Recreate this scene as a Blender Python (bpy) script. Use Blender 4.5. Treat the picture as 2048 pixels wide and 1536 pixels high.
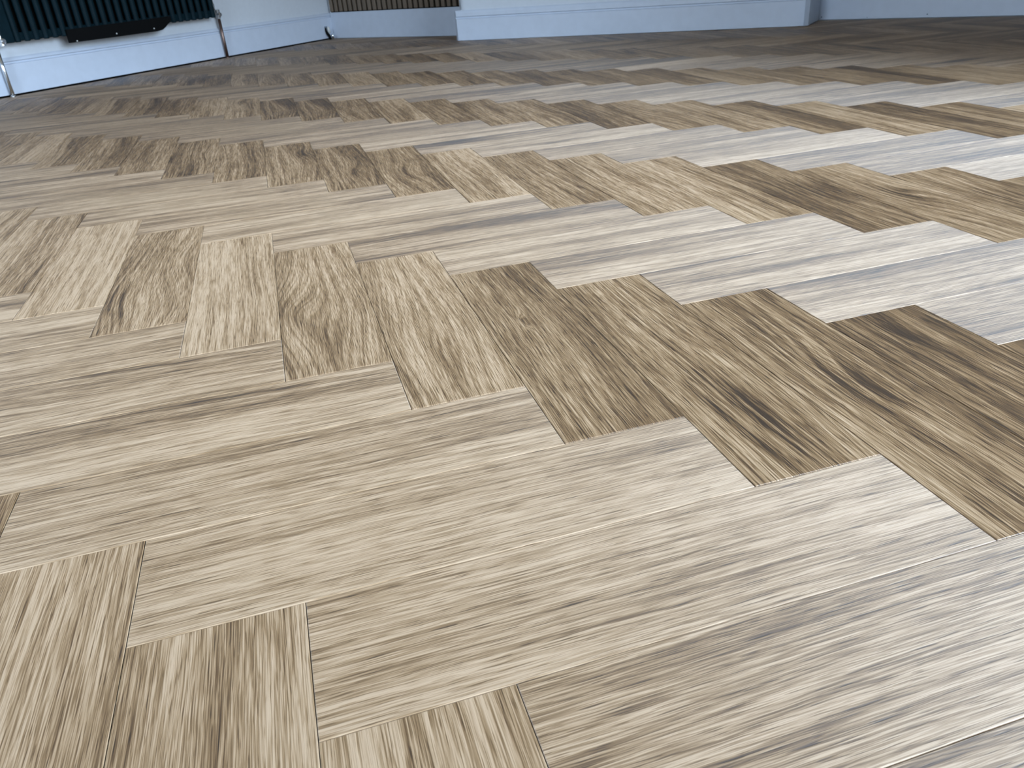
import bpy, bmesh, math, random
from mathutils import Vector, Matrix

for o in list(bpy.data.objects):
    bpy.data.objects.remove(o)
scene = bpy.context.scene
COL = scene.collection
random.seed(7)

# ------------------------------------------------------------------ camera, sky, exposure
cam_data = bpy.data.cameras.new('camera')
cam = bpy.data.objects.new('camera', cam_data)
COL.objects.link(cam)
scene.camera = cam
cam_data.sensor_width = 36.0
cam_data.lens = 1561.2 / 2048 * 36.0
cam_data.clip_start = 0.01
cam_data.clip_end = 100
RIGHT = Vector((0.955046944868301, -0.2872458662169901, -0.07331538337194622))
DOWN = Vector((-0.1988568372538065, -0.4373135931237864, -0.8770477635491561))
FWD = Vector((0.2198665308207176, 0.8522010523405931, -0.4747758155323922))
CAM = Vector((-0.1617776, -0.47949748, 0.32834141))
up, back = -DOWN, -FWD
cam.matrix_world = Matrix(((RIGHT.x, up.x, back.x, CAM.x), (RIGHT.y, up.y, back.y, CAM.y),
                           (RIGHT.z, up.z, back.z, CAM.z), (0, 0, 0, 1)))
cam_data.dof.use_dof = True
cam_data.dof.focus_distance = 0.6
cam_data.dof.aperture_fstop = 26.0

world = bpy.data.worlds.new('sky')
scene.world = world
world.use_nodes = True
wn, wl = world.node_tree.nodes, world.node_tree.links
wn.clear()
w_out = wn.new('ShaderNodeOutputWorld')
w_bg = wn.new('ShaderNodeBackground')
w_geo = wn.new('ShaderNodeTexCoord')
w_sep = wn.new('ShaderNodeSeparateXYZ')
w_rmp = wn.new('ShaderNodeValToRGB')
w_rmp.color_ramp.elements[0].position = 0.0
w_rmp.color_ramp.elements[0].color = (0.10, 0.105, 0.09, 1)
w_rmp.color_ramp.elements[1].position = 1.0
w_rmp.color_ramp.elements[1].color = (0.52, 0.74, 1.03, 1)
e = w_rmp.color_ramp.elements.new(0.50); e.color = (0.13, 0.135, 0.125, 1)
e = w_rmp.color_ramp.elements.new(0.54); e.color = (0.26, 0.28, 0.29, 1)
e = w_rmp.color_ramp.elements.new(0.64); e.color = (0.65, 0.82, 1.03, 1)
w_mr = wn.new('ShaderNodeMapRange')
w_mr.inputs['From Min'].default_value = -1
wl.new(w_geo.outputs['Generated'], w_sep.inputs[0])
wl.new(w_sep.outputs['Z'], w_mr.inputs['Value'])
wl.new(w_mr.outputs[0], w_rmp.inputs[0])
wl.new(w_rmp.outputs[0], w_bg.inputs['Color'])
w_bg.inputs['Strength'].default_value = 37.0
wl.new(w_bg.outputs[0], w_out.inputs[0])

vs = scene.view_settings
scene.display_settings.display_device = 'sRGB'
vs.view_transform = 'Standard'
vs.look = 'None'
vs.gamma = 1
vs.use_curve_mapping = False
vs.exposure = 0.0
scene.cycles.max_bounces = 10
scene.cycles.diffuse_bounces = 6
scene.cycles.sample_clamp_indirect = 6
scene.cycles.use_denoising = True


# ------------------------------------------------------------------ helpers
def V2(x, y):
    return Vector((x, y))


def link(o, parent=None):
    COL.objects.link(o)
    if parent is not None:
        o.parent = parent
    return o


def obj(name, bm, m, parent=None, smooth=False):
    me = bpy.data.meshes.new(name)
    bmesh.ops.recalc_face_normals(bm, faces=bm.faces)
    bm.to_mesh(me)
    bm.free()
    if smooth:
        for p in me.polygons:
            p.use_smooth = True
    if m:
        me.materials.append(m)
    return link(bpy.data.objects.new(name, me), parent)


def tag(o, label, cat, group=None):
    o['label'] = label
    o['category'] = cat
    if group:
        o['group'] = group
    return o


def struct(o, label=None):
    o['kind'] = 'structure'
    if label:
        o['label'] = label
    return o


def copy_to(o, loc, parent):
    c = o.copy()
    c.location = loc
    COL.objects.link(c)
    c.parent = parent
    return c


def frame_pt(org, d, s, off, z):
    """point at s along wall direction d from org, off into the room"""
    n = V2(d.y, -d.x)
    return Vector((org.x + d.x * s + n.x * off, org.y + d.y * s + n.y * off, z))


def box_bm(bm, corners):
    """corners: 8 points, bottom loop 4 then top loop 4"""
    v = [bm.verts.new(c) for c in corners]
    for f in ((3, 2, 1, 0), (4, 5, 6, 7), (0, 1, 5, 4), (1, 2, 6, 5), (2, 3, 7, 6), (3, 0, 4, 7)):
        bm.faces.new([v[i] for i in f])


def wall_box(bm, org, d, s0, s1, o0, o1, z0, z1):
    P = lambda s, o, z: frame_pt(org, d, s, o, z)
    box_bm(bm, [P(s0, o0, z0), P(s1, o0, z0), P(s1, o1, z0), P(s0, o1, z0),
                P(s0, o0, z1), P(s1, o0, z1), P(s1, o1, z1), P(s0, o1, z1)])


def bevel(bm, w, seg=2):
    bmesh.ops.bevel(bm, geom=list(bm.edges), offset=w, segments=seg, affect='EDGES', profile=0.5)


def tube_bm(bm, pts, r, n=12, caps=True):
    """tube along a 3d polyline; r is one radius or one per point"""
    rs = r if isinstance(r, (list, tuple)) else [r] * len(pts)
    rings = []
    ref = None
    for i, p in enumerate(pts):
        a = pts[max(i - 1, 0)]
        b = pts[min(i + 1, len(pts) - 1)]
        t = (Vector(b) - Vector(a)).normalized()
        if ref is None:
            ref = Vector((0, 0, 1)) if abs(t.z) < 0.9 else Vector((1, 0, 0))
        x = (ref - t * ref.dot(t)).normalized()
        ref = x
        y = t.cross(x)
        rings.append([bm.verts.new(Vector(p) + (x * math.cos(2 * math.pi * k / n) + y * math.sin(2 * math.pi * k / n)) * rs[i])
                      for k in range(n)])
    for a, b in zip(rings[:-1], rings[1:]):
        for k in range(n):
            bm.faces.new((a[k], a[(k + 1) % n], b[(k + 1) % n], b[k]))
    if caps:
        bm.faces.new(list(reversed(rings[0])))
        bm.faces.new(rings[-1])


# ------------------------------------------------------------------ materials
def new_mat(name):
    m = bpy.data.materials.new(name)
    m.use_nodes = True
    nt = m.node_tree
    return m, nt, nt.nodes['Principled BSDF']


def plain(name, rgb, rough=0.5, metal=0.0, noise=0.04, scale=30.0, bump=0.0, spec=0.5):
    m, nt, b = new_mat(name)
    N, L = nt.nodes, nt.links
    tc = N.new('ShaderNodeTexCoord')
    nz = N.new('ShaderNodeTexNoise')
    nz.inputs['Scale'].default_value = scale
    nz.inputs['Detail'].default_value = 4
    L.new(tc.outputs['Object'], nz.inputs['Vector'])
    rp = N.new('ShaderNodeValToRGB')
    rp.color_ramp.elements[0].position = 0.3
    rp.color_ramp.elements[1].position = 0.7
    rp.color_ramp.elements[0].color = tuple(c * (1 - noise) for c in rgb) + (1,)
    rp.color_ramp.elements[1].color = tuple(min(1, c * (1 + noise)) for c in rgb) + (1,)
    L.new(nz.outputs[0], rp.inputs[0])
    L.new(rp.outputs[0], b.inputs['Base Color'])
    b.inputs['Roughness'].default_value = rough
    b.inputs['Metallic'].default_value = metal
    b.inputs['Specular IOR Level'].default_value = spec
    if bump:
        bp = N.new('ShaderNodeBump')
        bp.inputs['Strength'].default_value = bump
        bp.inputs['Distance'].default_value = 0.002
        L.new(nz.outputs[0], bp.inputs['Height'])
        L.new(bp.outputs[0], b.inputs['Normal'])
    return m


M_wall = plain('wall_paint', (0.50, 0.545, 0.60), 0.75, noise=0.02, scale=60, bump=0.05, spec=0.2)
M_base = plain('baseboard_paint', (0.455, 0.515, 0.61), 0.45, noise=0.03, scale=25, bump=0.03)
M_ceil = plain('ceiling_paint', (0.62, 0.58, 0.52), 0.9, noise=0.01, spec=0.1)
M_slab = plain('screed', (0.05, 0.045, 0.04), 0.9)
M_rad = plain('anthracite_paint', (0.0035, 0.012, 0.017), 0.5, noise=0.15, spec=0.05)
M_black = plain('black_plastic', (0.0015, 0.0018, 0.0022), 0.7, spec=0.1)
M_chrome = plain('chrome', (0.72, 0.76, 0.80), 0.18, metal=1.0)
M_copper = plain('copper', (0.20, 0.14, 0.12), 0.4, metal=1.0, noise=0.2)
M_white = plain('white_plastic', (0.5, 0.52, 0.52), 0.4)
M_felt_shade = plain('black_felt_and_shade', (0.004, 0.004, 0.004), 1.0, spec=0.0)  # felt of the panel backing, also the black of the gap shade strip
M_nail = plain('nail_metal', (0.06, 0.09, 0.13), 0.5)
M_frame = plain('window_paint', (0.8, 0.8, 0.8), 0.4)

# thin window glass
M_glass, nt, b = new_mat('window_glass')
N, L = nt.nodes, nt.links
N.remove(b)
tr = N.new('ShaderNodeBsdfTransparent')
gl = N.new('ShaderNodeBsdfGlossy')
gl.inputs['Roughness'].default_value = 0.02
fr = N.new('ShaderNodeFresnel')
mx = N.new('ShaderNodeMixShader')
L.new(fr.outputs[0], mx.inputs[0])
L.new(tr.outputs[0], mx.inputs[1])
L.new(gl.outputs[0], mx.inputs[2])
L.new(mx.outputs[0], N['Material Output'].inputs[0])


def math_node(nt, op, a, b=None, clamp=False):
    n = nt.nodes.new('ShaderNodeMath')
    n.operation = op
    n.use_clamp = clamp
    for i, v in enumerate((a, b)):
        if v is None:
            continue
        if isinstance(v, (int, float)):
            n.inputs[i].default_value = v
        else:
            nt.links.new(v, n.inputs[i])
    return n.outputs[0]


def oak_material(name):
    """vinyl oak plank. UV u = across the plank (m), v = along it (m).
    point colours: look = (seed, tone, swirl, streak), knot = (along, across, length, strength)"""
    m, nt, bs = new_mat(name)
    N, L = nt.nodes, nt.links
    M = lambda op, a, b=None, clamp=False: math_node(nt, op, a, b, clamp)

    def attr(nm):
        a = N.new('ShaderNodeAttribute')
        a.attribute_name = nm
        s = N.new('ShaderNodeSeparateColor')
        L.new(a.outputs['Color'], s.inputs[0])
        return s.outputs[0], s.outputs[1], s.outputs[2], a.outputs['Alpha']

    seed, tone, swirl, streak = attr('look')
    kal, kac, klen, kstr = attr('knot')
    uv = N.new('ShaderNodeUVMap')
    uv.uv_map = 'UVMap'
    su = N.new('ShaderNodeSeparateXYZ')
    L.new(uv.outputs[0], su.inputs[0])
    ac, al = su.outputs[0], su.outputs[1]

    def vec(x, y, z):
        c = N.new('ShaderNodeCombineXYZ')
        for i, v in enumerate((x, y, z)):
            if isinstance(v, (int, float)):
                c.inputs[i].default_value = v
            else:
                L.new(v, c.inputs[i])
        return c.outputs[0]

    def noise(x, y, z, detail=2, rough=0.5):
        n = N.new('ShaderNodeTexNoise')
        n.inputs['Scale'].default_value = 1
        n.inputs['Detail'].default_value = detail
        n.inputs['Roughness'].default_value = rough
        L.new(vec(x, y, z), n.inputs['Vector'])
        return n.outputs[0]

    sz = M('MULTIPLY', seed, 91.7)
    # slow wander of the grain lines and the swell round a knot
    w1 = M('SUBTRACT', noise(M('MULTIPLY', al, 3.2), M('MULTIPLY', ac, 10.0), sz, 0), 0.5)
    w2 = M('SUBTRACT', noise(M('MULTIPLY', al, 18.0), M('MULTIPLY', ac, 60.0), M('ADD', sz, 7.0), 1), 0.5)
    dx = M('DIVIDE', M('SUBTRACT', al, kal), klen)
    dy = M('DIVIDE', M('SUBTRACT', ac, kac), M('MULTIPLY', klen, 0.30))
    d2 = M('ADD', M('MULTIPLY', dx, dx), M('MULTIPLY', dy, dy))
    kn = M('MULTIPLY', M('POWER', 2.718, M('MULTIPLY', d2, -1.0)), kstr)
    r = M('ADD', ac, M('MULTIPLY', M('MULTIPLY', w1, swirl), 0.050))
    r = M('ADD', r, M('MULTIPLY', w2, 0.0016))
    r = M('ADD', r, M('MULTIPLY', kn, 0.018))
    # layered grain
    g0 = noise(M('MULTIPLY', al, 1.8), M('MULTIPLY', r, 26.0), sz, 2)
    g1 = noise(M('MULTIPLY', al, 4.0), M('MULTIPLY', r, 150.0), M('ADD', sz, 3.0), 3, 0.6)
    g2 = noise(M('MULTIPLY', al, 7.0), M('MULTIPLY', r, 520.0), M('ADD', sz, 11.0), 2, 0.6)
    g3 = noise(M('MULTIPLY', al, 28.0), M('MULTIPLY', M('ADD', ac, M('MULTIPLY', w2, 0.0015)), 1400.0), M('ADD', sz, 17.0), 2, 0.6)
    g4 = noise(M('MULTIPLY', al, 55.0), M('MULTIPLY', ac, 900.0), M('ADD', sz, 31.0), 1, 0.5)
    blot = noise(M('MULTIPLY', al, 9.0), M('MULTIPLY', ac, 22.0), M('ADD', sz, 23.0), 2)

    def smooth(v, a, b_):
        mr = N.new('ShaderNodeMapRange')
        mr.interpolation_type = 'SMOOTHSTEP'
        mr.inputs['From Min'].default_value = a
        mr.inputs['From Max'].default_value = b_
        L.new(v, mr.inputs['Value'])
        return mr.outputs[0]

    broad = smooth(g0, 0.36, 0.68)
    ring = smooth(g1, 0.33, 0.67)
    fine = smooth(g2, 0.30, 0.70)
    pore = smooth(g3, 0.34, 0.66)
    crack = smooth(g1, 0.70, 0.80)
    dash = smooth(g4, 0.57, 0.70)
    # darkness of the print, 0 pale .. 1 brown
    k = M('MULTIPLY', broad, streak)
    k = M('ADD', M('MULTIPLY', k, 0.42), tone)
    k = M('ADD', k, M('MULTIPLY', M('SUBTRACT', ring, 0.5), 0.29))
    k = M('ADD', k, M('MULTIPLY', M('SUBTRACT', fine, 0.5), 0.30))
    k = M('ADD', k, M('MULTIPLY', M('SUBTRACT', pore, 0.5), 0.50))
    k = M('ADD', k, M('MULTIPLY', M('SUBTRACT', blot, 0.5), 0.25))
    k = M('ADD', k, M('MULTIPLY', smooth(kn, 0.25, 1.0), M('ADD', M('MULTIPLY', ring, 0.36), 0.08)))
    k = M('ADD', k, M('MULTIPLY', M('MULTIPLY', crack, streak), 0.55))
    # each print runs paler to darker from one long edge to the other
    lean = M('SUBTRACT', M('FRACT', M('MULTIPLY', seed, 37.3)), 0.38)
    k = M('ADD', k, M('MULTIPLY', M('SUBTRACT', M('DIVIDE', ac, 0.1016), 0.5), M('MULTIPLY', lean, 0.52)))
    k = M('ADD', k, M('MULTIPLY', dash, 0.26))
    rp = N.new('ShaderNodeValToRGB')
    el = rp.color_ramp.elements
    el[0].position, el[0].color = 0.0, (0.475, 0.330, 0.208, 1)
    el[1].position, el[1].color = 1.0, (0.042, 0.026, 0.016, 1)
    for p, c in ((0.28, (0.336, 0.218, 0.119, 1)), (0.52, (0.206, 0.123, 0.058, 1)), (0.76, (0.114, 0.063, 0.029, 1))):
        q = el.new(p)
        q.color = c
    L.new(k, rp.inputs[0])
    L.new(rp.outputs[0], bs.inputs['Base Color'])
    # embossed relief along the grain
    h = M('ADD', M('MULTIPLY', fine, -0.6), M('MULTIPLY', pore, -0.5))
    h = M('ADD', h, M('MULTIPLY', crack, -0.6))
    h = M('ADD', h, M('MULTIPLY', dash, -0.6))
    bp = N.new('ShaderNodeBump')
    bp.inputs['Strength'].default_value = 0.55
    bp.inputs['Distance'].default_value = 0.00025
    L.new(h, bp.inputs['Height'])
    L.new(bp.outputs[0], bs.inputs['Normal'])
    tg = N.new('ShaderNodeTangent')
    tg.direction_type = 'UV_MAP'
    tg.uv_map = 'UVMap'
    L.new(tg.outputs[0], bs.inputs['Tangent'])
    bs.inputs['Anisotropic'].default_value = 0.75
    bs.inputs['Roughness'].default_value = 0.58
    bs.inputs['Specular IOR Level'].default_value = 1.0
    return m


M_oak = oak_material('oak_plank')

# slats of the wall panel: vertical grain in object space
M_slat, nt, b = new_mat('slat_oak')
N, L = nt.nodes, nt.links
tc = N.new('ShaderNodeTexCoord')
mp = N.new('ShaderNodeMapping')
mp.inputs['Scale'].default_value = (120, 120, 5)
nz = N.new('ShaderNodeTexNoise')
nz.inputs['Scale'].default_value = 1
nz.inputs['Detail'].default_value = 4
oi = N.new('ShaderNodeObjectInfo')
rp = N.new('ShaderNodeValToRGB')
rp.color_ramp.elements[0].color = (0.075, 0.055, 0.036, 1)
rp.color_ramp.elements[1].color = (0.155, 0.12, 0.088, 1)
ad = N.new('ShaderNodeMath')
ad.operation = 'MULTIPLY_ADD'
ad.inputs[1].default_value = 0.35
L.new(oi.outputs['Random'], ad.inputs[0])
L.new(nz.outputs[0], ad.inputs[2])
sb = N.new('ShaderNodeMath')
sb.operation = 'SUBTRACT'
sb.inputs[1].default_value = 0.15
L.new(ad.outputs[0], sb.inputs[0])
L.new(tc.outputs['Object'], mp.inputs[0])
L.new(mp.outputs[0], nz.inputs[0])
L.new(sb.outputs[0], rp.inputs[0])
L.new(rp.outputs[0], b.inputs['Base Color'])
b.inputs['Roughness'].default_value = 0.55

# ------------------------------------------------------------------ room plan (metres, floor at z = 0)
DL = V2(0.69331493, 0.72063473)              # along the radiator wall, away from the camera
L0 = V2(-1.15780642, 3.2696545)
DA = V2(0.6052, -0.7961).normalized()        # alcove with the slatted panel
A0 = V2(0.24866877, 4.76490584)
DB = V2(0.76795604, -0.64050255)             # chimney breast
B0 = V2(0.77920698, 3.6615124)
B1 = V2(2.04116858, 2.6089917)
DR = V2(0.57255255, -0.81986802)             # recess right of it
R0 = V2(2.21057847, 2.77486945)


def cross_pt(p, d, q, e_):
    den = d.x * e_.y - d.y * e_.x
    t = ((q.x - p.x) * e_.y - (q.y - p.y) * e_.x) / den
    return p + d * t


C_LA = cross_pt(L0, DL, A0, DA)                       # radiator wall meets alcove
RET = V2(0.6405, 0.768)
C_AB = cross_pt(B0, RET, A0, DA)                      # hidden inner corner left of the breast
R1 = R0 + DR * 1.50                                   # recess meets right wall
REAR = -2.7
C_RR = R1 - DL * (R1.dot(DL) - REAR)
C_RL = L0 - DL * (L0.dot(DL) - REAR)
ROOM = [C_LA, C_AB, B0, B1, R0, R1, C_RR, C_RL]
H = 2.5
T = 0.10
ZB = -0.06     # the walls stand on the sub-floor


def wall(name, a, b_, holes=(), ext=(0, 0), label=None, t=T):
    """wall from a to b (room on the right-hand side when walking a->b), outer thickness t, rectangular holes (s0, s1, z0, z1)"""
    d = (b_ - a).normalized()
    ln = (b_ - a).length
    bm = bmesh.new()
    s = -ext[0]
    for (s0, s1, z0, z1) in sorted(holes):
        wall_box(bm, a, d, s, s0, -t, 0, ZB, H)
        wall_box(bm, a, d, s0, s1, -t, 0, ZB, z0)
        wall_box(bm, a, d, s0, s1, -t, 0, z1, H)
        s = s1
    wall_box(bm, a, d, s, ln + ext[1], -t, 0, ZB, H)
    return struct(obj(name, bm, M_wall), label)


BT = 0.016      # thickness of the baseboards: their faces stand on the measured lines
# the plan lines are the baseboards' faces; the plaster lies BT behind them


def shift(p, d, o):
    n = V2(d.y, -d.x)
    return p + n * o


def plaster_corner(p, d, q, e_):
    return cross_pt(shift(p, d, -BT), d, shift(q, e_, -BT), e_)


DRET = (C_AB - B0).normalized()
DRT2 = (R0 - B1).normalized()
DREAR = (C_RL - C_RR).normalized()
w_la = plaster_corner(L0, DL, A0, DA)
w_ab = plaster_corner(A0, DA, B0, -DRET)
w_b0 = plaster_corner(B0, -DRET, B0, DB)
w_b1 = plaster_corner(B1, DB, B1, DRT2)
w_r0 = plaster_corner(B1, DRT2, R0, DR)
w_r1 = plaster_corner(R0, DR, R1, -DL)
w_rr = plaster_corner(R1, -DL, C_RR, DREAR)
w_rl = plaster_corner(C_RR, DREAR, C_RL, DL)

WIN1 = (1.45, 3.75, 0.05, 1.72)                 # glazed doors in the right wall
WIN_ADDED = (1.50, 2.90, 0.45, 2.15)                # unseen window behind the camera, added to brighten the chimney breast
wall('wall_left', w_rl, w_la, ext=(0, 0.0), label='pale painted wall behind the dark radiator')
wall('wall_alcove', w_la, w_ab, ext=(0.12, 0), label='alcove wall behind the slatted panel')
struct(wall('wall_chimney_return', w_ab, w_b0, t=0.05))
wall('wall_chimney', w_b0, w_b1, label='grey white chimney breast wall in the middle of the far side', t=0.05)
struct(wall('wall_recess_return', w_b1, w_r0, t=0.05))
wall('wall_recess', w_r0, w_r1, label='shaded recess wall at the far right')
wall('wall_right', w_r1, w_rr, holes=[WIN1], ext=(T, 0))
wall('wall_rear', w_rr, w_rl, holes=[WIN_ADDED], ext=(T, T))

# ceiling
bm = bmesh.new()
outer = [w_la, w_ab, w_b0, w_b1, w_r0, w_r1, w_rr, w_rl]
vb = [bm.verts.new((p.x, p.y, H)) for p in outer]
vt = [bm.verts.new((p.x, p.y, H + 0.1)) for p in outer]
bm.faces.new(vb)
bm.faces.new(list(reversed(vt)))
for i in range(len(outer)):
    j = (i + 1) % len(outer)
    bm.faces.new((vb[i], vb[j], vt[j], vt[i]))
struct(obj('ceiling', bm, M_ceil))

# windows: frame, bars, panes, with a portal for the sky light
def window(name, a, b_, hole, nbars):
    d = (b_ - a).normalized()
    s0, s1, z0, z1 = hole
    bm = bmesh.new()
    fw = 0.055
    wall_box(bm, a, d, s0, s1, -0.08, -0.03, z0, z0 + fw)
    wall_box(bm, a, d, s0, s1, -0.08, -0.03, z1 - fw, z1)
    wall_box(bm, a, d, s0, s0 + fw, -0.08, -0.03, z0 + fw, z1 - fw)
    wall_box(bm, a, d, s1 - fw, s1, -0.08, -0.03, z0 + fw, z1 - fw)
    root = struct(obj(name, bm, M_frame))
    xs = [s0 + fw + (s1 - s0 - 2 * fw) * i / (nbars + 1) for i in range(nbars + 2)]
    for x in xs[1:-1]:
        bm = bmesh.new()
        wall_box(bm, a, d, x - 0.02, x + 0.02, -0.075, -0.035, z0 + fw, z1 - fw)
        obj('mullion', bm, M_frame, root)
    for i in range(nbars + 1):
        bm = bmesh.new()
        l = xs[i] + (0.02 if i else 0)
        r_ = xs[i + 1] - (0.02 if i < nbars else 0)
        wall_box(bm, a, d, l, r_, -0.057, -0.053, z0 + fw, z1 - fw)
        obj('pane', bm, M_glass, root)
    ld = bpy.data.lights.new(name + '_portal', 'AREA')
    ld.shape = 'RECTANGLE'
    ld.size = s1 - s0
    ld.size_y = z1 - z0
    ld.cycles.is_portal = True
    lo = bpy.data.objects.new(name + '_portal', ld)
    c = frame_pt(a, d, (s0 + s1) / 2, -0.10, (z0 + z1) / 2)
    n = Vector((d.y, -d.x, 0))
    X = Vector((d.x, d.y, 0))
    Z = -n
    Y = Z.cross(X)
    lo.matrix_world = Matrix(((X.x, Y.x, Z.x, c.x), (X.y, Y.y, Z.y, c.y), (X.z, Y.z, Z.z, c.z), (0, 0, 0, 1)))
    COL.objects.link(lo)


window('window_1', w_r1, w_rr, WIN1, 2)
window('window_added', w_rr, w_rl, WIN_ADDED, 1)


# ------------------------------------------------------------------ baseboards
def baseboard(name, a, b_, gap, label=None, groove=0.034, top=0.136, miter=(0, 0)):
    """moulded board: face on the line a-b, plaster BT behind it; a small step near the top"""
    d = (b_ - a).normalized()
    ln = (b_ - a).length
    prof = [(-BT, gap), (0, gap), (0, top - groove - 0.004), (-0.007, top - groove - 0.002), (-0.007, top - groove + 0.004),
            (-0.001, top - groove + 0.007), (-0.0015, top - 0.012), (-0.004, top - 0.005), (-0.008, top), (-BT, top)]
    bm = bmesh.new()
    rings = []
    for s, mt in ((0.0, miter[0]), (ln, miter[1])):
        rings.append([bm.verts.new(frame_pt(a, d, s + (mt * (-o)), o, z)) for o, z in prof])
    n = len(prof)
    for k in range(n):
        bm.faces.new((rings[0][k], rings[0][(k + 1) % n], rings[1][(k + 1) % n], rings[1][k]))
    bm.faces.new(rings[0])
    bm.faces.new(list(reversed(rings[1])))
    return struct(obj(name, bm, M_base), label)


bl_ = baseboard('baseboard_left', C_RL, C_LA, 0.007, 'white baseboard under the dark radiator, with a dark gap at the floor', miter=(0, 0.9), groove=0.02, top=0.140)
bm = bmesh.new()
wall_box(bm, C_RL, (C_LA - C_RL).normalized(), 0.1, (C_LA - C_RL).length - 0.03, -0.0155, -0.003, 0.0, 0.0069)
obj('gap_shade_strip', bm, M_felt_shade, bl_)  # black strip filling the gap, stands in for the shade under the board
baseboard('baseboard_alcove', C_LA, C_AB, 0.002, 'white baseboard below the slatted panel', groove=0.0, top=0.134, miter=(-0.9, 0))
baseboard('baseboard_chimney', B0, B1, 0.0015, 'white moulded baseboard along the chimney breast', miter=(-1, -1))
baseboard('baseboard_chimney_return', C_AB, B0, 0.0015, miter=(0, -1))
baseboard('baseboard_recess_return', B1, R0, 0.002, miter=(-1, 0.95))
br = baseboard('baseboard_recess', R0, R1, 0.003, 'shaded baseboard in the far right recess with two nail marks', miter=(-0.95, 0))
baseboard('baseboard_right', R1, C_RR, 0.002)
baseboard('baseboard_rear', C_RR, C_RL, 0.002)


def pix_ray(x, y):
    return RIGHT * ((x - 1024) / 1561.2) + DOWN * ((y - 768) / 1561.2) + FWD


def on_wall(x, y, a, d):
    n = Vector((-d.y, d.x, 0))
    r = pix_ray(x, y)
    t = (Vector((a.x, a.y, 0)) - CAM).dot(n) / r.dot(n)
    return CAM + r * t


# nail marks in the recess baseboard
for (s, z) in ((0.012, 0.0135), (0.44, 0.0145), (0.205, 0.008)):
    bm = bmesh.new()
    c0 = frame_pt(R0, DR, s, -0.0004, z)
    c1 = frame_pt(R0, DR, s, 0.0006, z)
    tube_bm(bm, [c0, c1], 0.0028 if z > 0.01 else 0.0016, 10)
    obj('nail_head', bm, M_nail, br)

# ------------------------------------------------------------------ floor
W = 0.1016
NL = 4
fl_poly = [shift(p, V2(1, 0), 0) for p in ROOM]
bm = bmesh.new()
va = [bm.verts.new((p.x, p.y, -0.0042)) for p in outer]
vb = [bm.verts.new((p.x, p.y, -0.06)) for p in outer]
bm.faces.new(list(reversed(va)))
bm.faces.new(vb)
for i in range(len(outer)):
    j = (i + 1) % len(outer)
    bm.faces.new((va[i], va[j], vb[j], vb[i]))
floor = struct(obj('floor', bm, M_slab), 'pale grey brown oak herringbone plank floor')


def clip_rect(poly, x0, x1, y0, y1):
    """concave subject polygon clipped by a rectangle"""
    def cut(pts, inside, inter):
        out = []
        for i in range(len(pts)):
            a, b_ = pts[i - 1], pts[i]
            ia, ib = inside(a), inside(b_)
            if ib:
                if not ia:
                    out.append(inter(a, b_))
                out.append(b_)
            elif ia:
                out.append(inter(a, b_))
        return out

    def ix(v):
        return lambda a, b_: (v, a[1] + (b_[1] - a[1]) * (v - a[0]) / (b_[0] - a[0]))

    def iy(v):
        return lambda a, b_: (a[0] + (b_[0] - a[0]) * (v - a[1]) / (b_[1] - a[1]), v)
    p = poly
    for ins, it in ((lambda q: q[0] >= x0, ix(x0)), (lambda q: q[0] <= x1, ix(x1)),
                    (lambda q: q[1] >= y0, iy(y0)), (lambda q: q[1] <= y1, iy(y1))):
        if not p:
            return p
        p = cut(p, ins, it)
    out = []
    for q in p:
        if not out or abs(q[0] - out[-1][0]) + abs(q[1] - out[-1][1]) > 1e-6:
            out.append(q)
    return out


def area(p):
    return abs(sum(p[i - 1][0] * p[i][1] - p[i][0] * p[i - 1][1] for i in range(len(p)))) / 2


def project(x, y):
    q = Vector((x, y, 0)) - CAM
    z = q.dot(FWD)
    return q.dot(RIGHT) / z * 1561.2 + 1024, q.dot(DOWN) / z * 1561.2 + 768, z


GAP = 0.00022
BEV = 0.00045
TH = 0.004
room_xy = [(p.x, p.y) for p in ROOM]


def plank_geo(rect, poly, fam, zoff):
    """returns verts, faces, uvs per vertex for one plank (bevelled top edge)"""
    x0, x1, y0, y1 = rect
    full = len(poly) == 4 and abs(area(poly) - (x1 - x0) * (y1 - y0)) < 1e-7
    verts, faces = [], []
    if full:
        for (ins, z) in ((0, -TH), (0, -BEV * 0.8), (BEV, 0)):
            verts += [(x0 + ins, y0 + ins, z + zoff), (x1 - ins, y0 + ins, z + zoff),
                      (x1 - ins, y1 - ins, z + zoff), (x0 + ins, y1 - ins, z + zoff)]
        faces = [(8, 9, 10, 11)]
        for l in (0, 4):
            for i in range(4):
                j = (i + 1) % 4
                faces.append((l + i, l + j, l + 4 + j, l + 4 + i))
    else:
        if sum(poly[i - 1][0] * poly[i][1] - poly[i][0] * poly[i - 1][1] for i in range(len(poly))) < 0:
            poly = poly[::-1]
        n = len(poly)
        verts = [(q[0], q[1], -TH + zoff) for q in poly] + [(q[0], q[1], zoff) for q in poly]
        faces = [tuple(range(n, 2 * n))] + [(i, (i + 1) % n, n + (i + 1) % n, n + i) for i in range(n)]
    if fam == 'A':   # runs along x
        uvs = [(v[1] - y0, v[0] - x0) for v in verts]
    else:            # runs along y
        uvs = [(v[0] - x0, v[1] - y0) for v in verts]
    return verts, faces, uvs


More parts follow.
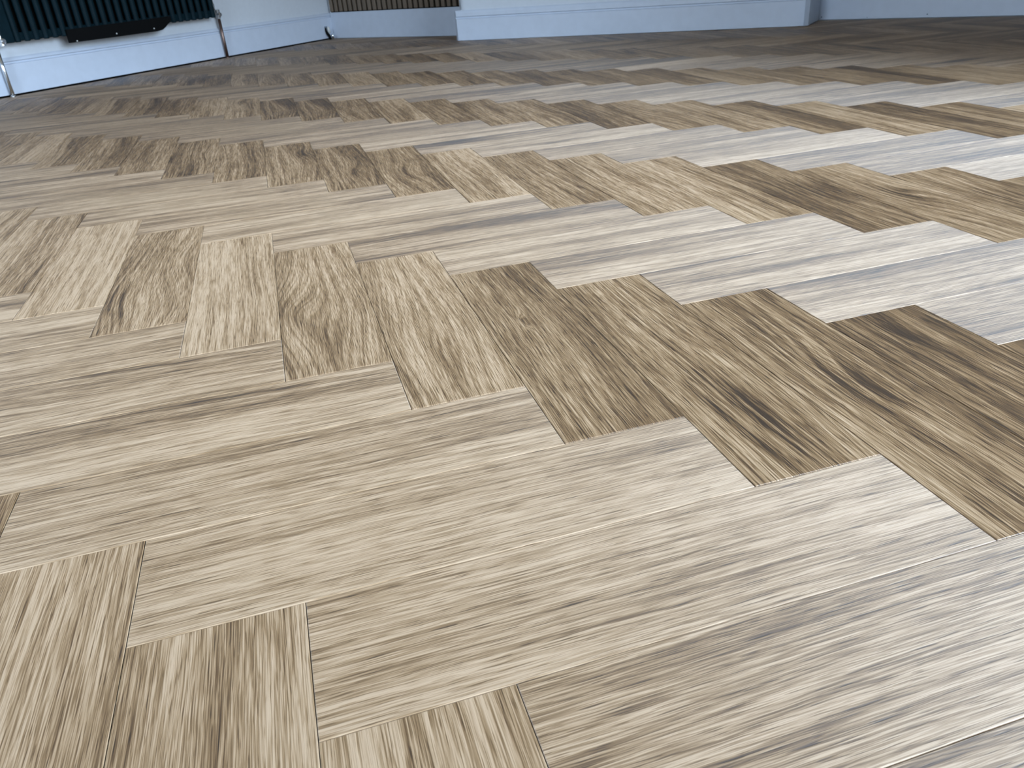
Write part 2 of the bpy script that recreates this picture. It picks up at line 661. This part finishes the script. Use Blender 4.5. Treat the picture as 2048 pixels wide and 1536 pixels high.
def make_plank_mesh(name, parts):
    """parts: list of (verts, faces, uvs, look, knot)"""
    V, F, U, LK, KN = [], [], [], [], []
    for verts, faces, uvs, look, knot in parts:
        o = len(V)
        V += verts
        F += [tuple(i + o for i in f) for f in faces]
        U += uvs
        LK += [look] * len(verts)
        KN += [knot] * len(verts)
    me = bpy.data.meshes.new(name)
    me.from_pydata(V, [], F)
    uvl = me.uv_layers.new(name='UVMap')
    for lp in me.loops:
        uvl.data[lp.index].uv = U[lp.vertex_index]
    for nm, arr in (('look', LK), ('knot', KN)):
        ca = me.attributes.new(nm, 'FLOAT_COLOR', 'POINT')
        ca.data.foreach_set('color', [c for q in arr for c in q])
    me.materials.append(M_oak)
    return me


# looks read off the photograph for the nearest planks: tone, swirl, streak, knot(along, across, length, strength)
# B planks: v runs away from the camera (0 = near end); A planks: v runs to the right (0 = left end)
LOOKS = {
    ('B', 0, -5): (0.16, 0.3, 0.25, None),
    ('B', 0, -4): (0.30, 1.5, 0.5, (0.10, 0.012, 0.10, 0.9)),
    ('B', 0, -3): (0.20, 0.5, 0.25, None),
    ('B', 0, -2): (0.32, 1.2, 0.3, (0.16, 0.0, 0.10, 0.75)),
    ('B', 0, -1): (0.27, 1.0, 0.3, None),
    ('B', 0, 0): (0.52, 0.5, 0.25, (0.235, 0.040, 0.020, 0.5)),
    ('B', 0, 1): (0.44, 1.4, 0.30, (0.085, 0.045, 0.10, 1.05)),
    ('B', 0, 2): (0.44, 0.9, 0.5, (0.19, 0.050, 0.08, 0.95)),
    ('B', 0, 3): (0.58, 0.6, 0.55, (0.36, 0.045, 0.05, 0.6)),
    ('B', 0, 4): (0.58, 0.5, 0.5, None),
    ('A', 0, -3): (0.28, 0.9, 0.55, None),
    ('A', 0, -2): (0.30, 1.2, 0.4, (0.24, 0.04, 0.08, 0.4)),
    ('A', 0, -1): (0.20, 0.8, 1.0, (0.33, 0.018, 0.09, 0.6)),
    ('A', 0, 0): (0.20, 0.4, 0.45, None),
    ('A', 0, 1): (0.22, 0.3, 0.35, None),
    ('A', 0, 2): (0.20, 0.3, 0.35, None),
    ('A', 0, 3): (0.28, 0.5, 0.55, None),
    ('A', 0, 4): (0.24, 0.5, 0.55, None),
    ('B', 1, -3): (0.20, 0.5, 0.55, None),
    ('B', 1, -2): (0.20, 0.4, 0.35, None),
    ('B', 1, -1): (0.20, 0.3, 0.45, None),
    ('B', 1, -4): (0.20, 0.3, 0.45, None),
}

for k_, t_, kn_ in ((-7, .30, None), (-6, .34, None), (-5, .36, None), (-4, .38, (.2, .07, .08, .6)), (-3, .38, None), (-2, .40, (.28, .08, .06, .8)),
                    (-1, .38, (.12, .06, .07, .8)), (0, .36, (.16, .05, .09, .9)), (1, .26, None), (2, .22, (.2, .02, .05, .5)), (3, .26, None),
                    (4, .30, (.1, .08, .09, .6)), (5, .40, (.2, .07, .10, .9)), (6, .34, (.22, .05, .09, .9)), (7, .34, (.25, .05, .1, .8)), (8, .38, None)):
    LOOKS[('B', -1, k_)] = (t_ + 0.08 + 0.06 * math.sin(k_ * 4.1), 0.8, 0.5, kn_)
    LOOKS[('A', -1, k_ + 2)] = (0.25 + 0.06 * math.sin(k_ * 2.3), 0.5, 0.85 + 0.3 * math.sin(k_ * 1.7), None)

items = []
for fam in 'AB':
    for m_ in range(-9, 8):
        for k in range(-75, 90):
            if fam == 'B':
                u0, u1, v0, v1 = k, k + 1, k - NL + 8 * m_, k + 8 * m_
            else:
                u0, u1, v0, v1 = k - NL, k, k - 1 + 8 * m_, k + 8 * m_
            rect = (u0 * W + GAP, u1 * W - GAP, -v1 * W + GAP, -v0 * W - GAP)
            cx, cy = (rect[0] + rect[1]) / 2, (rect[2] + rect[3]) / 2
            if not (-5 < cx < 4.2 and -4.5 < cy < 5.6):
                continue
            poly = clip_rect(room_xy, *rect)
            if len(poly) < 3 or area(poly) < 2e-5:
                continue
            # share of the picture
            seen = 0.0
            if (Vector((cx, cy, 0)) - CAM).dot(FWD) > 0.05:
                hits = 0
                for i in range(9):
                    for j in range(9):
                        x = rect[0] + (rect[1] - rect[0]) * (i + 0.5) / 9
                        y = rect[2] + (rect[3] - rect[2]) * (j + 0.5) / 9
                        if (Vector((x, y, 0)) - CAM).dot(FWD) < 0.05:
                            continue
                        px, py, z = project(x, y)
                        if -20 < px < 2068 and -20 < py < 1556:
                            hits += CAM.z / z ** 3
                seen = hits / 81 * (area(poly))
            items.append([seen, fam, m_, k, rect, poly])
items.sort(key=lambda t: -t[0])
rest = []
count = 0
for n_, (seen, fam, m_, k, rect, poly) in enumerate(items):
    rng = random.Random(hash((fam == 'A', m_, k, 5)) & 0xffffff)
    tone = min(0.60, max(0.10, rng.gauss(0.27, 0.10) + (0.11 if m_ < -1 else 0) + (0.05 if fam == 'B' and m_ < -1 else 0)))  # far rows get a darker tone, standing in for the dimmer light there
    swirl = rng.uniform(0.2, 1.2)
    streak = rng.uniform(0.25, 0.9)
    kn = (rng.uniform(0.05, 0.35), rng.uniform(0.01, 0.09), rng.uniform(0.03, 0.10), rng.uniform(0.5, 1.0) if rng.random() < 0.35 else 0.0)
    s = LOOKS.get((fam, m_, k))
    if s:
        tone, swirl, streak = s[0], s[1], s[2]
        kn = s[3] or (0.1, 0.05, 0.05, 0.0)
    zoff = rng.uniform(-0.00012, 0.0)
    v_, f_, u_ = plank_geo(rect, poly, fam, zoff)
    part = (v_, f_, u_, (rng.random(), tone, swirl, streak), kn)
    if seen > 0 and count < 300:
        count += 1
        link(bpy.data.objects.new('plank', make_plank_mesh('plank', [part])), floor)
    else:
        rest.append(part)
ro = link(bpy.data.objects.new('plank_field', make_plank_mesh('plank_field', rest)), floor)
ro['kind'] = 'stuff'
print('planks in view', sum(1 for i in items if i[0] > 0), 'single', count, 'rest', len(rest))

# ------------------------------------------------------------------ slatted panel in the alcove
span = (C_AB - C_LA).length
panel = bpy.data.objects.new('slatted_panel', None)
panel.location = frame_pt(C_LA, DA, 0, -BT + 0.0005, 0.1375)
panel.rotation_euler = (0, 0, math.atan2(DA.y, DA.x))      # local x along the wall, -y into the room
link(panel)
tag(panel, 'wooden slatted wall panel with black gaps above the alcove baseboard', 'wall panel')
s_lo, s_hi = 0.004, min(span, 1.30)


def lbox(x0, x1, y0, y1, z0, z1):
    bm = bmesh.new()
    box_bm(bm, [(x0, y0, z0), (x1, y0, z0), (x1, y1, z0), (x0, y1, z0), (x0, y0, z1), (x1, y0, z1), (x1, y1, z1), (x0, y1, z1)])
    return bm


obj('backing', lbox(s_lo, s_hi, -0.009, 0.0, 0, 1.76), M_felt_shade, panel)
pitch = 0.0395
bm = lbox(0, 0.024, -0.012, 0, 0, 1.752)
bevel(bm, 0.0012, 1)
first = obj('slat', bm, M_slat, panel)
first.location = (s_lo + 0.006, -0.0091, 0.008)
i = 1
while s_lo + 0.03 + pitch * i < s_hi:
    copy_to(first, (s_lo + 0.006 + pitch * i, -0.0091, 0.008), panel)
    i += 1

# ------------------------------------------------------------------ radiator on the left wall
RZ0, RZ1 = 0.188, 0.79
RO = 0.060                         # front face stands this far in front of the baseboard line


def rad_s(x, y, off):
    """distance along the radiator wall of the point seen at pixel x, y on the plane off in front of it"""
    a = shift(L0, DL, off)
    w_ = on_wall(x, y, a, DL)
    return (V2(w_.x, w_.y) - a).dot(DL), w_.z


sL, zL = rad_s(7, 88, RO)
sR, zR = rad_s(434, 35, RO)
RZ0 = (zL + zR) / 2
print('radiator', sL, sR, zL, zR)
radiator = bpy.data.objects.new('radiator', None)
rp0 = frame_pt(L0, DL, (sL + sR) / 2, 0.03, RZ0)
radiator.location = rp0
link(radiator)
tag(radiator, 'dark anthracite column radiator with ribbed upright tubes on the left wall', 'radiator')
G = lambda s_, o_, z_: frame_pt(L0, DL, s_, o_, z_) - Vector(rp0)
# header rails behind the tubes, bottom and top
for z_ in (RZ0 + 0.004, RZ1 - 0.034):
    bm = bmesh.new()
    box_bm(bm, [G(sL + .02, RO - .034, z_), G(sR - .006, RO - .034, z_), G(sR - .006, RO - .012, z_), G(sL + .02, RO - .012, z_),
                G(sL + .02, RO - .034, z_ + .03), G(sR - .006, RO - .034, z_ + .03), G(sR - .006, RO - .012, z_ + .03), G(sL + .02, RO - .012, z_ + .03)])
    bevel(bm, 0.004, 2)
    obj('header_rail', bm, M_rad, radiator)
# dark back sheet closing the gaps
bm = bmesh.new()
box_bm(bm, [G(sL + .01, RO - .045, RZ0 + .002), G(sR, RO - .045, RZ0 + .002), G(sR, RO - .036, RZ0 + .002), G(sL + .01, RO - .036, RZ0 + .002),
            G(sL + .01, RO - .045, RZ1), G(sR, RO - .045, RZ1), G(sR, RO - .036, RZ1), G(sL + .01, RO - .036, RZ1)])
obj('back_sheet', bm, M_black, radiator)
# plain end panel at the left
bm = bmesh.new()
box_bm(bm, [G(sL, RO - .045, RZ0), G(sL + .052, RO - .045, RZ0), G(sL + .052, RO, RZ0), G(sL, RO, RZ0),
            G(sL, RO - .045, RZ1), G(sL + .052, RO - .045, RZ1), G(sL + .052, RO, RZ1), G(sL, RO, RZ1)])
bevel(bm, 0.005, 2)
obj('end_panel', bm, M_rad, radiator)
# upright tubes, flat oval section
n_t = 26
c_0 = sL + 0.068
p_t = (sR - 0.013 - c_0) / (n_t - 1)
first = None
for i in range(n_t):
    loc = G(c_0 + p_t * i, RO - 0.011, RZ0)
    if first is None:
        bm = bmesh.new()
        ring = []
        for z_, sc in ((0.0, 0.75), (0.004, 1.0), (RZ1 - RZ0 - 0.004, 1.0), (RZ1 - RZ0, 0.75)):
            row = []
            for q in range(14):
                a = 2 * math.pi * q / 14
                pt = frame_pt(V2(0, 0), DL, 0.0125 * sc * math.cos(a), 0.0115 * sc * math.sin(a), z_)
                row.append(bm.verts.new(pt))
            ring.append(row)
        for a_, b_ in zip(ring[:-1], ring[1:]):
            for q in range(14):
                bm.faces.new((a_[q], a_[(q + 1) % 14], b_[(q + 1) % 14], b_[q]))
        bm.faces.new(list(reversed(ring[0])))
        bm.faces.new(ring[-1])
        first = obj('tube', bm, M_rad, radiator, smooth=False)
        first.location = loc
    else:
        copy_to(first, loc, radiator)
# black shelf-like bracket hanging below, with a slanted right end and pale screws
s0, z0 = rad_s(141, 86, RO + 0.012)
s1, z1 = rad_s(326, 61, RO + 0.012)
s2, z2 = rad_s(344, 45, RO + 0.012)
print('bracket', s0, z0, s1, z1, s2, z2)
prof = [(s0, z0), (s1 - 0.03, z1), (s1, z1 + 0.003), (s1 + 0.02, z1 + 0.012), (s2, RZ0 + 0.014), (s2, RZ0 + 0.03), (s0, RZ0 + 0.024)]
bm = bmesh.new()
fr_ = [bm.verts.new(G(s_, RO + 0.012, z_)) for s_, z_ in prof]
bk_ = [bm.verts.new(G(s_, RO + 0.001, z_)) for s_, z_ in prof]
bm.faces.new(fr_)
bm.faces.new(list(reversed(bk_)))
for i in range(len(prof)):
    j = (i + 1) % len(prof)
    bm.faces.new((fr_[i], bk_[i], bk_[j], fr_[j]))
brk = obj('bracket', bm, M_black, radiator)
for x, y in ((154, 82), (233, 67), (308, 57)):
    s_, z_ = rad_s(x, y, RO + 0.012)
    bm = bmesh.new()
    tube_bm(bm, [G(s_, RO + 0.0118, z_), G(s_, RO + 0.0145, z_)], 0.0028, 8)
    obj('screw', bm, M_white, brk)


# bright valve body beside the right end
bm = bmesh.new()
tube_bm(bm, [G(sR + .008, RO - .02, RZ0 + h_) for h_ in (.030, .034, .060, .064, .10, .105)], [.005, .008, .008, .0055, .0055, .004], 12)
obj('bleed_valve', bm, M_chrome, radiator, smooth=True)


# valves and feed pipes
def valve(s_, side):
    """straight chrome valve under the radiator end"""
    z_ = RZ0 + 0.004
    bm = bmesh.new()
    prof_ = [(0.006, 0.0), (0.011, 0.001), (0.011, 0.012), (0.008, 0.014), (0.008, 0.024), (0.012, 0.026), (0.012, 0.040), (0.007, 0.043)]
    base_ = G(s_, 0.030, z_ - 0.012)
    tube_bm(bm, [base_ + Vector((0, 0, h_)) for r_, h_ in prof_], [r_ for r_, h_ in prof_], 14)
    v_ = obj('valve', bm, M_chrome, radiator)
    bm = bmesh.new()
    c_ = base_ + Vector((0, 0, 0.018))
    n_ = Vector((DL.y, -DL.x, 0))
    tube_bm(bm, [c_ + n_ * 0.004, c_ + n_ * 0.016, c_ + n_ * 0.020], [0.010, 0.0105, 0.007], 14)
    obj('valve_cap', bm, M_chrome, v_)
    return v_


def pipe(px, py, mat, label, name='heating_pipe'):
    # the pipe stands 18 mm off the baseboard, seen through the pixel at its middle
    off = 0.018
    s_, z_ = rad_s(px, py, off)
    bm = bmesh.new()
    b0 = frame_pt(L0, DL, s_, off, 0.0005)
    hgt = RZ0 - 0.010
    tube_bm(bm, [Vector((0, 0, 0)), Vector((0, 0, hgt))], 0.0075, 14)
    p_ = obj(name, bm, mat, None, smooth=True)
    p_.location = b0
    bm = bmesh.new()
    tube_bm(bm, [Vector((0, 0, 0)), Vector((0, 0, 0.003)), Vector((0, 0, 0.005))], [0.0095, 0.0095, 0.0078], 14)
    obj('floor_collar', bm, mat, p_)
    tag(p_, label, 'pipe')
    print('pipe', s_, off)
    return s_, off


for px, py, mat, lab, sd in ((14, 157, M_chrome, 'shiny chrome pipe rising from the floor at the left end of the radiator', -1),
                             (447, 78, M_copper, 'brown copper pipe rising from the floor at the right end of the radiator', 1)):
    s_, off = pipe(px, py, mat, lab)
    if sd < 0:
        s_ = rad_s(3, 84, 0.045)[0]
        off = 0.045
    v = valve(s_, sd)
    v.location = frame_pt(V2(0, 0), DL, 0, off - 0.030, 0)

# small capped pipe in the corner by the slatted panel
r = pix_ray(661, 79)
t = -CAM.z / r.z
f = CAM + r * t
stub = bpy.data.objects.new('pipe_stub', None)
stub.location = f
link(stub)
tag(stub, 'small dark bent pipe end with pale cap in the alcove corner', 'pipe')
side = Vector((RIGHT.x, RIGHT.y, 0)).normalized()
away = Vector((FWD.x, FWD.y, 0)).normalized()
bm = bmesh.new()
tube_bm(bm, [side * 0.003, side * -0.002 + Vector((0, 0, .018)), side * -0.012 + Vector((0, 0, .034)), side * -0.018 + Vector((0, 0, .048)),
             side * -0.019 + Vector((0, 0, .064))], [.0075, .0085, .0085, .006, .0045], 10)
obj('hose', bm, M_black, stub, smooth=True)
bm = bmesh.new()
tube_bm(bm, [side * -0.016 + Vector((0, 0, .066)), side * -0.016 + Vector((0, 0, .072))], [.008, .007], 10)
obj('clip', bm, M_nail, stub)
bm = bmesh.new()
tube_bm(bm, [side * -0.001 + away * .006 + Vector((0, 0, .034)), side * -0.003 + away * .006 + Vector((0, 0, .064)), side * -0.004 + away * .006 + Vector((0, 0, .070))],
        [.0085, .0085, .004], 12)
obj('cap', bm, M_white, stub, smooth=True)
bm = bmesh.new()
tube_bm(bm, [side * 0.017 + away * .004, side * 0.016 + away * .004 + Vector((0, 0, .024)), side * 0.014 + away * .004 + Vector((0, 0, .029))], [.006, .006, .003], 10)
obj('stub_tube', bm, M_chrome, stub, smooth=True)
